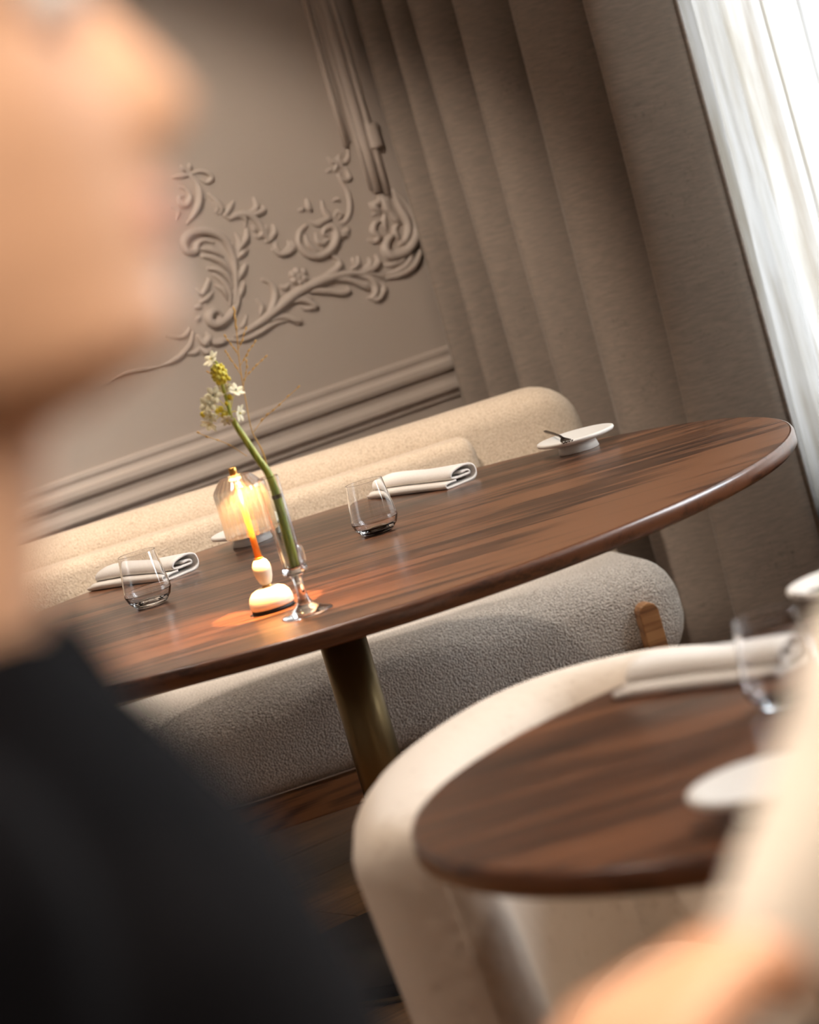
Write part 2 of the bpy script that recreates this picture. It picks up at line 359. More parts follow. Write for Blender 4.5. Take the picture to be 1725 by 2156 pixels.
# ------------------------------------------------------------------ curtains
def curtain(name, v0, v1, bounds, off, amp, m, z0, z1, per=14, asym=.6, thick=0, flare=.0):
    V, Fc = [], []; cols = []
    for a, b in zip(bounds[:-1], bounds[1:]):
        for k in range(per):
            p = k / per
            f = math.sin(PI * p ** asym) ** .8
            cols.append((a + (b - a) * p + .035 * f * 0, f))
    cols.append((bounds[-1], 0.0))
    nz = 14
    for i in range(nz + 1):
        z = z0 + (z1 - z0) * i / nz
        for (v, f) in cols:
            wob = .006 * math.sin(9 * v + 2.1 * z) + .004 * math.sin(23 * v - 3 * z)
            V.append(room(-(off + amp * f * (1 + .25 * (1 - z / z1)) + wob), v + .012 * f * math.sin(1.7 * z + v * 5), z))
    nc = len(cols)
    for i in range(nz):
        for k in range(nc - 1): Fc.append((i * nc + k, i * nc + k + 1, (i + 1) * nc + k + 1, (i + 1) * nc + k))
    o = mk(name, V, Fc, m)
    if thick: s = o.modifiers.new('thickness', 'SOLIDIFY'); s.thickness = thick; s.offset = 0
    return o
vb = [.02, .141, .248, .417, .589, .858, .99]
dr = empty('drape', room(-.12, .48, 0))
o = curtain('cloth', 0, 1, vb, .105, .165, 'curtain', .012, 2.95, per=20, asym=.62, thick=.004); o.parent = dr; o.matrix_parent_inverse = Matrix.Translation(-dr.location)
hem = tube([room(-.105, .99, .02), room(-.105, .99, 2.94)], .006, 8); o = mk('side_hem', *hem, 'curtain', dr); o.matrix_parent_inverse = Matrix.Translation(-dr.location)
tag(dr, 'heavy brown velvet drape hanging in deep folds in the corner', 'curtain')
sb = [.87, .96, 1.05, 1.18, 1.30, 1.45, 1.58, 1.72, 1.85, 2.0, 2.14, 2.27]
sh = empty('sheer_curtain', room(-.05, 1.5, 0))
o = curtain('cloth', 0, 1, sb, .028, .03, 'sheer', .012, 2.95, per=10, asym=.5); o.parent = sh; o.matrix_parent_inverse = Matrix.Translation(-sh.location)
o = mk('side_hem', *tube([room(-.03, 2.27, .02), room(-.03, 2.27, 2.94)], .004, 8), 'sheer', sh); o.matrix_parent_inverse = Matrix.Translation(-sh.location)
tag(sh, 'bright white sheer curtain over the daylit window beside the drape', 'curtain')
rod = empty('curtain_rod', room(-.09, 1.3, 2.98))
o = mk('rod', *tube([room(-.09, .02, 2.98), room(-.09, 2.8, 2.98)], .014, 12), 'bronze', rod); o.matrix_parent_inverse = Matrix.Translation(-rod.location)
for v in (.3, 2.6):
    o = mk('bracket', *tube([room(-.09, v, 2.98), room(-.001, v, 2.98)], .009, 8), 'bronze', rod); o.matrix_parent_inverse = Matrix.Translation(-rod.location)
tag(rod, 'bronze rod carrying the drape and the sheer above the window', 'curtain rod')

# ------------------------------------------------------------------ wall panel moulding with rococo corner
pm = empty('panel_moulding', room(-.8, 0, 1.2))
tag(pm, 'taupe plaster panel moulding with scrolled acanthus corner on the wall', 'moulding')
def relief(name, px, wid, hgt=.62, taper=(.45, .35)):
    pts = catmull(px, 6); UV = [onwall(*p) for p in pts]
    u2, z2 = onwall(pts[0][0] + 10, pts[0][1] - 2.9); pxm = math.hypot(u2 - UV[0][0], z2 - UV[0][1]) / 10.4
    n = len(UV); V, Fc = [], []; ns = 7
    for i, (u, z) in enumerate(UV):
        a = UV[max(0, i - 1)]; b = UV[min(n - 1, i + 1)]; tx, tz = b[0] - a[0], b[1] - a[1]; l = math.hypot(tx, tz) or 1; nx, nz_ = -tz / l, tx / l
        s = i / (n - 1); k = min(1, (taper[0] + (1 - taper[0]) * min(1, s / .35))) * min(1, (taper[1] + (1 - taper[1]) * min(1, (1 - s) / .35)))
        hw = wid * pxm * .5 * k
        for j in range(ns):
            q = PI * j / (ns - 1); e = math.cos(q); h = math.sin(q) ** .8 * hw * 2 * hgt
            V.append(room(u + nx * hw * e, h - (.001 if j in (0, ns - 1) else 0), z + nz_ * hw * e))
    for i in range(n - 1):
        for j in range(ns - 1): Fc.append((i * ns + j, i * ns + j + 1, (i + 1) * ns + j + 1, (i + 1) * ns + j))
    Fc += [tuple(range(ns)), tuple((n - 1) * ns + j for j in range(ns))]
    o = mk(name, V, Fc, 'mould', pm); o.matrix_parent_inverse = Matrix.Translation(-pm.location); return o
K = 3.08
def cr(L): return [(340 + x / K, 300 + y / K) for x, y in L]
STROKES = [
 # right corner
 ([(1490,310),(1560,370),(1620,450),(1648,540),(1640,620),(1600,690),(1540,725),(1480,735),(1450,700),(1455,650),(1490,610),(1540,605)],44),
 ([(1500,330),(1550,430),(1595,530),(1585,620),(1535,665)],34),([(1455,350),(1475,440),(1515,500),(1560,525)],30),([(1545,520),(1510,560),(1525,610),(1560,650)],24),
 ([(1420,330),(1450,420),(1500,470)],34),
 ([(1395,310),(1412,380),(1370,410),(1405,450),(1365,470)],26),([(1345,390),(1380,430),(1425,440)],24),([(1420,505),(1380,530),(1370,580),(1402,612),(1380,642),(1335,632)],28),([(1450,460),(1440,520),(1462,575)],22),
 ([(1672,690),(1665,740),(1620,810),(1540,860),(1430,890)],32),([(1632,690),(1610,760),(1540,830),(1465,855)],28),([(1585,700),(1560,760),(1495,810)],26),([(1540,735),(1510,785),(1445,800)],22),
 # lower acanthus
 ([(1440,875),(1330,850),(1200,855),(1080,882),(960,930),(860,985),(760,1065),(660,1150),(560,1215),(470,1262)],40),
 ([(430,1282),(520,1282),(620,1240),(720,1180),(830,1150)],26),
 ([(900,990),(960,968),(1060,965),(1160,978),(1215,960),(1198,930)],30),([(950,935),(1080,895),(1200,890),(1300,930),(1335,945),(1318,905)],30),([(1250,865),(1340,880),(1382,930),(1380,990),(1345,1018)],32),([(1380,880),(1432,930),(1430,980),(1390,1022),(1335,1008)],28),
 ([(760,1090),(840,1040),(900,1020),(960,1040),(988,1066),(930,1078),(898,1058)],30),([(700,1160),(780,1130),(850,1150),(898,1165),(868,1182)],28),([(880,1015),(950,998),(982,1052)],22),
 ([(1095,735),(1140,760),(1150,800),(1110,840),(1040,880),(960,925)],30),([(1272,735),(1270,790),(1228,822)],22),([(1238,745),(1250,800)],18),([(1390,725),(1402,780),(1360,820),(1290,842),(1200,852)],30),([(1340,745),(1352,790),(1308,822)],22),
 ([(765,928),(800,942),(832,915)],24),
 ([(645,888),(700,910),(732,970),(722,1050),(680,1130),(600,1192)],30),([(615,1018),(650,1060),(640,1122)],22),([(552,1118),(532,1178),(508,1202)],18),
 # left acanthus
 ([(470,1050),(480,950),(476,850),(465,760),(430,670),(380,610),(300,578),(220,578),(158,610),(138,660),(165,708),(215,706),(228,662),(270,636),(335,650)],38),
 ([(490,950),(490,1040),(450,1110),(400,1160),(340,1182),(303,1150),(315,1105),(350,1092),(385,1120),(368,1148)],38),
 ([(255,738),(330,750),(400,790),(452,855)],30),([(295,818),(370,830),(430,880),(462,945)],30),([(345,928),(400,960),(432,1025)],28),([(235,688),(320,700),(402,742)],26),([(325,850),(390,900),(440,980),(442,1062)],28),
 ([(552,555),(547,620),(510,672),(478,745)],28),([(558,698),(520,720),(478,765)],26),([(552,785),(520,840),(492,895)],28),([(537,905),(515,960),(488,1025)],26),([(460,645),(453,700),(465,745)],22),([(478,585),(502,640),(478,705)],22),
 # upper chain
 ([(300,330),(350,380),(387,430),(368,468)],30),([(325,390),(360,420),(348,462)],22),([(398,482),(430,440),(468,378)],24),([(405,468),(440,492),(490,470),(560,470),(620,520),(652,580),(632,612),(598,600)],30),([(448,502),(500,480),(540,500),(540,555)],22),
 ([(545,472),(610,462),(658,440),(650,405)],26),([(595,355),(612,420),(568,452)],24),([(588,538),(612,585)],20),([(678,538),(670,600),(692,645)],22),([(722,528),(727,590),(688,622)],24),([(738,598),(700,632),(666,642)],20),
 ([(715,688),(760,722),(812,716),(852,680),(842,636)],28),([(738,636),(745,690),(792,722)],22),([(818,636),(830,670),(798,702)],18),
 # middle C scroll
 ([(935,535),(890,590),(888,660),(930,718),(1000,740),(1070,716),(1117,660),(1132,600),(1110,553),(1065,553),(1048,590),(1082,607)],36),
 ([(930,598),(950,660),(1000,702),(1062,690)],26),([(1000,588),(1010,640),(1050,652),(1092,620)],24),([(1150,602),(1190,580),(1218,556)],24),([(1160,575),(1172,628)],24),([(1138,558),(1180,600),(1218,602)],22),
 ([(1150,238),(1190,290),(1217,370),(1217,450),(1190,512),(1148,532)],20),([(1118,482),(1140,448),(1164,470),(1140,498)],20),([(1108,380),(1140,368),(1164,390)],18),
 ([(1038,375),(1050,440),(1082,490),(1000,522),(955,510)],24),([(938,365),(950,420),(972,452)],24),([(885,442),(932,430)],18),([(968,522),(1020,532),(1062,502)],22),
 ([(1205,40),(1208,95),(1190,128),(1160,132),(1148,95),(1172,72)],18),([(1075,98),(1110,130),(1132,108)],18),([(1130,98),(1132,160),(1108,192)],18),([(1150,148),(1190,170),(1217,230),(1180,243),(1148,215),(1166,193)],20),([(1066,190),(1112,168)],16),
 # left cartouche
 ([(180,212),(232,280),(242,370),(217,450),(158,528)],32),([(105,288),(150,300),(182,350),(160,402),(120,402),(108,360),(142,348)],26),([(188,205),(240,188),(302,200),(322,235),(290,262),(248,240)],24),([(180,135),(187,185)],20),([(118,148),(152,192)],18),([(58,420),(102,450),(90,505)],22),([(60,230),(120,220),(180,215)],22),
 # bottom motif
 ([(228,1248),(270,1302),(302,1270),(290,1226)],32),([(308,1248),(340,1300),(392,1290),(442,1280)],30),([(248,1330),(290,1362),(322,1330)],34),([(148,1372),(220,1362),(242,1330)],22),([(202,1225),(182,1310),(120,1382),(60,1422),(-10,1448)],24),([(20,1252),(120,1262),(165,1232),(175,1198)],20),
 ([(218,948),(262,980),(302,900),(290,876)],24),([(332,968),(290,1010),(238,1042)],24),([(208,1072),(262,1060)],22),([(252,1128),(218,1152)],20),
 ([(-10,1448),(-90,1465),(-180,1478),(-260,1500),(-330,1540)],18),
]
for L, wd in STROKES:
    relief('scroll' if wd >= 32 else 'leaf', cr(L), wd / K * 1.35)
fc = (340 + 885 / K, 300 + 870 / K)
for k in range(6):
    a = k * PI / 3 + .3
    relief('flower_petal', [(fc[0] + 4 * math.cos(a), fc[1] + 4 * math.sin(a)), (fc[0] + 11 * math.cos(a), fc[1] + 11 * math.sin(a)), (fc[0] + 19 * math.cos(a), fc[1] + 19 * math.sin(a))], 15, .5, (.5, .7))
relief('flower_centre', [(fc[0] - 4, fc[1]), fc, (fc[0] + 4, fc[1])], 11, .9, (.6, .6))
def rail(name, a, b, w0, w1, hgt, bow=0): relief(name, [a, ((a[0] + b[0]) / 2 + bow, (a[1] + b[1]) / 2), b], (w0 + w1) / 2, hgt, (1, 1))
ang = math.tan(R(16.1))
def up(p, y=-900): return (p[0] + (y - p[1]) * ang, y)
rail('inner_rail', up((727, 305)), (728, 310), 9, 9, .8)
rail('inner_bead', up((736, 305)), (735, 300), 5, 5, .8)
rail('outer_rail', up((793, 400)), (795, 405), 22, 22, .45)
rail('outer_bead', up((812, 400)), (814, 410), 13, 13, .7)
rail('outer_fillet', up((778, 395)), (780, 400), 6, 6, .8)
rail('rail_collar', (776, 262), (790, 312), 31, 31, .42)

# ------------------------------------------------------------------ banquette sofa
SA = R(12); S0 = Vector((-.122, 6.45, 0))
sofa = empty('banquette_sofa', S0, SA)          # local: x = s, y = -w (towards the camera is -y)
def rbar(x0, x1, prof, rx, m, name, parent, nx=40, rnd=None):
    """prof: closed outline [(y,z)] swept along x with ends rounded in by rx"""
    cy = sum(p[0] for p in prof) / len(prof); cz = sum(p[1] for p in prof) / len(prof)
    V, Fc = [], []; st = []
    ne = 8
    for k in range(ne + 1):
        a = PI / 2 * k / ne; st.append((x0 + rx * (1 - math.sin(a)), 1 - math.cos(a)))
    st = [(x0 + rx * (1 - math.cos(PI / 2 * k / ne)), math.sin(PI / 2 * k / ne)) for k in range(ne + 1)]
    st += [(x0 + rx + (x1 - x0 - 2 * rx) * k / nx, 1.0) for k in range(1, nx)]
    st += [(x1 - rx * (1 - math.cos(PI / 2 * k / ne)), math.sin(PI / 2 * k / ne)) for k in range(ne, -1, -1)]
    ymin, ymax = min(p[0] for p in prof), max(p[0] for p in prof); zmin, zmax = min(p[1] for p in prof), max(p[1] for p in prof)
    for x, s in st:
        dy = max(0, (ymax - ymin) / 2 - (1 - s) * min(rx, (ymax - ymin) / 2)) / ((ymax - ymin) / 2); dz = max(0, (zmax - zmin) / 2 - (1 - s) * min(rx, (zmax - zmin) / 2)) / ((zmax - zmin) / 2)
        my, mz = (ymin + ymax) / 2, (zmin + zmax) / 2
        for (y, z) in prof: V.append((x, my + (y - my) * dy, mz + (z - mz) * dz))
    n = len(prof)
    for i in range(len(st) - 1):
        for k in range(n): Fc.append((i * n + k, i * n + (k + 1) % n, (i + 1) * n + (k + 1) % n, (i + 1) * n + k))
    Fc += [tuple(range(n)), tuple((len(st) - 1) * n + k for k in range(n))]
    return mk(name, V, Fc, m, parent)
def rrect(y0, y1, z0, z1, r, n=6, lean=0):
    P = []
    for (cy, cz, a0) in ((y1 - r, z1 - r, 0), (y0 + r, z1 - r, 90), (y0 + r, z0 + r, 180), (y1 - r, z0 + r, 270)):
        for k in range(n + 1):
            a = R(a0 + 90 * k / n); P.append((cy + r * math.cos(a), cz + r * math.sin(a)))
    return [(y + lean * (z - z0), z) for y, z in P]
XL, XR = -1.30, .555
rbar(XL, XR, rrect(-.06, .085, .24, .82, .06, lean=.0), .11, 'boucle', 'backrest', sofa)
rbar(XL + .12, .275, rrect(-.155, -.055, .44, .772, .030, lean=.03), .030, 'boucle', 'back_cushion', sofa)
rbar(XL, XR, rrect(-.45, -.05, .215, .45, .085, 8), .10, 'seatcloth', 'seat', sofa)
o = bev(mk('plinth_rail', *box(XL + .06, XR - .08, -.42, -.38, .15, .215), 'rail_wood', sofa, smooth=False), .004)
o = bev(mk('plinth_rail', *box(XL + .06, XR - .08, .03, .07, .15, .24), 'rail_wood', sofa, smooth=False), .004)
def post(x):
    r = .021; P = []
    prof = [(-r, 0)] + [(-r, .37 - r)] + [(-r * math.cos(PI * k / 8), .37 - r + r * math.sin(PI * k / 8)) for k in range(1, 8)] + [(r, .37 - r), (r, 0)]
    V = [(x + a, -.487, z) for a, z in prof] + [(x + a, -.43, z) for a, z in prof]; n = len(prof)
    Fc = [tuple(range(n)), tuple(range(n, 2 * n))] + [(k, (k + 1) % n, n + (k + 1) % n, n + k) for k in range(n)]
    bev(mk('leg', V, Fc, 'oak', sofa, smooth=False), .003)
post(.447); post(-1.19)
for x in (.42, -1.2): bev(mk('leg', *box(x - .02, x + .02, .02, .06, 0, .17), 'oak', sofa, smooth=False), .003)
tag(sofa, 'long beige boucle banquette sofa with rounded ends behind the big table', 'sofa')

# ------------------------------------------------------------------ tables
def oval_top(a, b, rot, z0, z1, m_top, m_rim, parent, n=160, bevel=.006, under=.012):
    def ring(da, z): return [((a + da) * math.cos(2 * PI * k / n) * math.cos(rot) - (b + da) * math.sin(2 * PI * k / n) * math.sin(rot), (a + da) * math.cos(2 * PI * k / n) * math.sin(rot) + (b + da) * math.sin(2 * PI * k / n) * math.cos(rot), z) for k in range(n)]
    st = [(-bevel, z1), (-bevel * .4, z1 - bevel * .25), (0, z1 - bevel)]
    V = ring(-bevel * 1.2, z1) ; Fc = [tuple(range(n))]
    V += ring(-bevel * 1.2, z1 - .008); Fc.append(tuple(range(n, 2 * n))[::-1]); Fc += [(k, n + k, n + (k + 1) % n, (k + 1) % n) for k in range(n)]
    mk('tabletop', V, Fc, m_top, parent, smooth=False)
    rg = [(-bevel * 1.2, z1), (-bevel * .35, z1 - bevel * .3), (0, z1 - bevel), (0, z0 + under * .8), (-under * .7, z0 + under * .2), (-under * 3, z0), (-.06, z0), (-.06, z1 - .008), (-bevel * 1.2, z1 - .008)]
    V, Fc = [], []
    for d, z in rg: V += ring(d, z)
    m_ = len(rg)
    for i in range(m_):
        j = (i + 1) % m_
        for k in range(n): Fc.append((i * n + k, i * n + (k + 1) % n, j * n + (k + 1) % n, j * n + k))
    o = mk('edge_band', V, Fc, m_rim, parent)
    V, Fc = [], []
    for z in (z0 + .001, z1 - .009): V += ring(-.061, z)
    Fc = [tuple(range(n)), tuple(range(n, 2 * n))] + [(k, (k + 1) % n, n + (k + 1) % n, n + k) for k in range(n)]
    mk('underside', V, Fc, m_rim, parent, smooth=False)
TZ = .75
mt = empty('dining_table', (-.13, 5.25, 0))
oval_top(.841, .728, R(20), TZ - .034, TZ, 'top', 'rim', mt)
mk('column', *xf(lathe([(.16, .705), (.16, .712), (.05, .712)][:0] + [(.043, .02), (.043, .714)], 48), (-.05, .07, 0)), 'bronze', mt)
mk('mounting_plate', *xf(lathe([(.13, .704), (.135, .708), (.135, .7155)], 48), (-.05, .07, 0)), 'base_metal', mt)
mk('base', *xf(lathe([(.285, .012), (.285, .03), (.28, .034), (.05, .038), (.043, .04)], 72), (-.05, .07, 0)), 'base_metal', mt)
mk('base_trim', *xf(lathe([(.276, 0), (.287, .001), (.287, .012), (.276, .013)], 72), (-.05, .07, 0)), 'bronze', mt)
tag(mt, 'big oval walnut dining table on a bronze column before the sofa', 'table')
ft = empty('dining_table', (.451, 3.049, 0))
oval_top(.545, .489, .151, TZ - .034, TZ, 'top2', 'rim', ft)
mk('column', *lathe([(.043, .02), (.043, .714)], 48), 'bronze', ft)
mk('base', *lathe([(.24, .012), (.24, .03), (.235, .034), (.05, .038), (.043, .04)], 72), 'base_metal', ft)
mk('base_trim', *lathe([(.231, 0), (.242, .001), (.242, .012), (.231, .013)], 72), 'bronze', ft)
tag(ft, 'smaller round walnut table with the cream tub chair pushed under it', 'table')

# ------------------------------------------------------------------ tub chair
CHZ = .69
half = [(-.160, 3.30), (-.182, 3.40), (-.183, 3.50), (-.176, 3.60), (-.145, 3.73), (-.082, 3.87), (.017, 3.99), (.142, 4.035)]
AX = .15
full = half + [(2 * AX - x, y) for x, y in half[::-1][1:]]
path = [np.array(p) for p in catmull(full, 6)]
tc = empty('tub_chair', (AX, 3.62, 0))
TH = .155
def shell(path, th, z0, z1, taper, name, m, parent, org):
    n = len(path); V, Fc = [], []
    prof = rrect(0, th, z0, z1, th * .42, 6); npf = len(prof)
    for i, p in enumerate(path):
        a, b = path[max(0, i - 1)], path[min(n - 1, i + 1)]; t = (b - a) / (np.linalg.norm(b - a) + 1e-9); nr = np.array([t[1], -t[0]])   # inward
        e = min(i, n - 1 - i) / 5.0; s = math.sqrt(max(0.0, 1 - (1 - min(1, e)) ** 2)) if e < 1 else 1.0; s = max(s, .02)
        for (q, z) in prof:
            mid = th / 2; qq = mid + (q - mid) * s; zz = (z0 + z1) / 2 + (z - (z0 + z1) / 2) * (.85 + .15 * s)
            inn = taper * (z1 - zz)
            x = p + nr * (qq + inn); V.append((x[0] - org[0], x[1] - org[1], zz))
    for i in range(n - 1):
        for k in range(npf): Fc.append((i * npf + k, i * npf + (k + 1) % npf, (i + 1) * npf + (k + 1) % npf, (i + 1) * npf + k))
    Fc += [tuple(range(npf)), tuple((n - 1) * npf + k for k in range(npf))]
    return mk(name, V, Fc, m, parent)
shell(path, TH, .17, CHZ, .08, 'shell', 'chaircloth', tc, (AX, 3.62))
inner = catmull([(x * .0 + AX + (x - AX) * .62, 3.66 + (y - 3.66) * (.66 if y > 3.66 else 1.0)) for x, y in full], 4)
V = [(p[0] - AX, p[1] - 3.62, z) for z in (.16, .31, .325) for p in inner]; n = len(inner)
Fc = [tuple(range(n)), tuple(2 * n + k for k in range(n))] + [(i * n + k, i * n + (k + 1) % n, (i + 1) * n + (k + 1) % n, (i + 1) * n + k) for i in range(2) for k in range(n)]
mk('seat', V, Fc, 'chaircloth', tc, smooth=False)
for sx, sy in ((-.2, -.22), (.2, -.22), (-.17, .22), (.17, .22)):
    mk('leg', *xf(lathe([(.012, 0), (.02, .26)], 16), (sx, sy, 0)), 'rail_wood', tc)
tag(tc, 'cream boucle tub chair with a curved back tucked under the smaller table', 'chair')

# ------------------------------------------------------------------ table lamp
p = onz(577, 1283, TZ); lp = empty('table_lamp', p)
mk('pad', *lathe([(.034, 0), (.0355, .001), (.0355, .005), (.034, .006)], 48), 'black', lp)
mk('base', *lathe([(.0345, .006), (.037, .009), (.0372, .016), (.034, .027), (.028, .034), (.018, .0385), (.006, .04)], 56), 'stone', lp)
mk('collar', *lathe([(.0085, .039), (.0085, .0425)], 32), 'brass', lp)
mk('ball', *lathe([(.006, .042), (.010, .046), (.0135, .055), (.0155, .067), (.0148, .076), (.0115, .083), (.0075, .0865)], 40), 'stone', lp)
mk('collar', *lathe([(.0078, .086), (.0078, .0895), (.006, .0895)], 32), 'brass', lp)
mk('stem', *lathe([(.0062, .0893), (.0052, .13), (.0045, .215)], 24), 'amber', lp)
rib = lambda a, z: 1 + .022 * math.cos(24 * a)
shd = mk('shade', *lathe(refine([(.0405, .130), (.0418, .134), (.0418, .205), (.040, .211), (.025, .229), (.006, .231), (.006, .2295), (.0245, .2275), (.039, .2095), (.0405, .204), (.0402, .134), (.0392, .1305)], True), 156, True, rib), 'shade', lp)
mk('knob', *lathe([(.0055, .229), (.0065, .231), (.0065, .242), (.0055, .2435)], 24), 'brass', lp)
mk('bulb', *lathe([(.005, .2225), (.010, .2225), (.010, .2265), (.005, .2265)], 20), 'bulb', lp)
L = bpy.data.lights.new('lamp_glow', 'SPOT'); L.energy = LAMP_W; L.color = (1, .47, .15); L.shadow_soft_size = .003; L.spot_size = R(125); L.spot_blend = .7
lo = bpy.data.objects.new('lamp_glow', L); COL.objects.link(lo); lo.parent = lp; lo.location = (.008, -.022, .2225)
tag(lp, 'small lit table lamp with ribbed glass shade and cream stone base', 'lamp')

# ------------------------------------------------------------------ vase, flower, grass
p = onz(648, 1291, TZ); vs = empty('bud_vase', p); VP = Vector(p)
mk('body', *lathe(refine([(.0015, .074), (.012, .074), (.0145, .080), (.0150, .12), (.0155, .226), (.0168, .227), (.0170, .12), (.0168, .084), (.0168, .076), (.012, .0735)]), 64), 'thickglass', vs)
mk('foot', *lathe([(.0015, .0735), (.014, .0735), (.0195, .078), (.0215, .073), (.0195, .068), (.012, .0655), (.0085, .060), (.0072, .045), (.0085, .028), (.0135, .015), (.0260, .007), (.0400, .003), (.0425, .0008), (.0400, .0), (.0015, .0)], 64), 'thickglass', vs)
mk('water', *lathe([(.0005, .0755), (.0128, .0755), (.0139, .081), (.0148, .205), (.0005, .205)], 40), 'water', vs)
mk('handle', *tube(catmull([(.0165, -.004, .112), (.020, -.005, .104), (.0205, -.005, .092), (.0190, -.004, .082)], 5), .0022, 10), 'thickglass', vs)
tag(vs, 'tall slim clear glass bud vase with a flared foot beside the lamp', 'vase')
def at(px, py, dy=0): return ony(px, py, VP.y + dy)
fs = empty('flower_stalk', at(622, 1196))
FS0 = Vector(fs.location)
def loc(v): return Vector(v) - FS0
b0 = at(622, 1194)
spine = [loc(at(*q)) for q in ((622, 1194), (603, 1120), (583, 1045), (566, 998), (545, 968), (520, 930), (500, 900), (489, 882))]
spine = [Vector(q) for q in catmull(spine, 4)]
ns = len(spine)
mk('stem', *tube(spine, [.0078 - .0035 * i / ns for i in range(ns)], 14), 'green', fs)
tip = spine[-1]
tl = [loc(at(*q)) for q in ((487, 885), (480, 850), (470, 815), (460, 770), (452, 760))]
mk('flower_axis', *tube([Vector(q) for q in catmull(tl, 4)], [.0032 - .0001 * i for i in range(17)], 8), 'green', fs)
tie = spine[int(ns * .28)]; tdir = (spine[int(ns * .28) + 1] - tie).normalized()
for s in (-.0016, .0016):
    c = tie + tdir * s; a1 = tdir.orthogonal().normalized(); a2 = tdir.cross(a1)
    mk('tie', *tube([c + (a1 * math.cos(t) + a2 * math.sin(t)) * .0078 for t in [2 * PI * k / 20 for k in range(21)]], .0012, 6, False), 'brown_tie', fs)
def blossom(px, py, d, size, face, dy=0, dark=True):
    size *= 1.25
    c = loc(at(px, py, dy)); f = Vector(face).normalized(); a1 = f.orthogonal().normalized(); a2 = f.cross(a1)
    V, Fc = [], []
    for k in range(6):
        t0 = PI / 3 * k + d; o = len(V)
        dirv = a1 * math.cos(t0) + a2 * math.sin(t0); sd = a1 * -math.sin(t0) + a2 * math.cos(t0)
        for i, (l, wd, h) in enumerate(((.06, .10, 0), (.35, .26, .04), (.65, .30, .11), (.88, .18, .2), (1.0, .02, .27))):
            for s in (-1, 0, 1): V.append(c + dirv * (l * size) + sd * (s * wd * size) + f * ((h - .05 * (s == 0)) * size))
        for i in range(4):
            for s in (0, 1): Fc.append((o + i * 3 + s, o + i * 3 + s + 1, o + i * 3 + s + 4, o + i * 3 + s + 3))
    bl = mk('blossom', V, Fc, 'petal', fs); s_ = bl.modifiers.new('thickness', 'SOLIDIFY'); s_.thickness = .0006
    mk('pistil', *xf(lathe([(.0, 0), (.0011, .0006), (.0013, .0018), (.0006, .003), (0, .0032)], 12), mtx=Matrix.Translation(c + f * .0012) @ f.to_track_quat('Z', 'Y').to_matrix().to_4x4()), 'pistil' if dark else 'bud', bl)
    st = tube([c, (c + tl[1]) * .5 + Vector((0, 0, -.004)), Vector(tl[0]) * .6 + Vector(tl[1]) * .4], [.0007, .0006, .0009], 6); mk('pedicel', *st, 'petal_green', bl)
    return bl
for a in [(446, 757, .2, .0125, (-.5, -.5, .7), 0, False), (450, 833, .1, .0125, (-.3, -.9, .3), -.012), (440, 851, .5, .0130, (-.4, -.9, .1), -.012), (431, 856, .2, .010, (-.9, -.3, .2), 0), (472, 818, .4, .0105, (-.2, -.8, .5), .004), (496, 823, .0, .0125, (.5, -.5, .7), .004), (503, 870, .3, .0120, (.7, -.4, -.2), .0, False), (441, 893, .2, .0125, (-.5, -.5, -.6), 0, False), (444, 876, .5, .0105, (-.5, -.8, -.3), -.01, False), (478, 884, .0, .0085, (0, -.8, -.4), -.008, False)]: blossom(*a)
def blob(name, c, rx, rz, axis, m, parent, n=12):
    q = Vector(axis).normalized().to_track_quat('Z', 'Y').to_matrix().to_4x4()
    prof = [(rx * math.sin(PI * k / 8), -rz * math.cos(PI * k / 8)) for k in range(9)]
    return mk(name, *xf(lathe(prof, n), mtx=Matrix.Translation(c) @ q), m, parent)
cone_c = loc(at(462, 788)); cone_a = (loc(at(455, 768)) - loc(at(470, 810)))
blob('bud_cone', cone_c, .0105, .0175, cone_a, 'petal_green', fs, 16)
ax_ = cone_a.normalized(); a1 = ax_.orthogonal().normalized(); a2 = ax_.cross(a1)
for k in range(34):
    h = -.85 + 1.7 * k / 33; t0 = k * 2.4; rr = .0105 * math.sqrt(max(.05, 1 - h * h))
    dv = a1 * math.cos(t0) + a2 * math.sin(t0)
    blob('bud', cone_c + ax_ * (h * .0165) + dv * rr, .0028, .0042, ax_ + dv * .8, 'bud' if k % 3 else 'petal_green', fs, 7)
for q, r in (((428, 873), .0045), ((484, 836), .0042), ((466, 862), .0046), ((472, 875), .0046), ((458, 866), .004), ((478, 850), .0036), ((481, 797), .0036)):
    blob('bud', loc(at(*q)), r, r * 1.3, (random.uniform(-.5, .2), -.3, .6), 'bud', fs, 10)
    if q[0] != 481: mk('pedicel', *tube([loc(at(*q)), Vector(tl[0]) * .7 + Vector(tl[1]) * .3], [.0006, .0008], 5), 'petal_green', fs)
tag(fs, 'cream star-shaped flowers and yellow buds on a thick green stalk in the vase', 'flower')

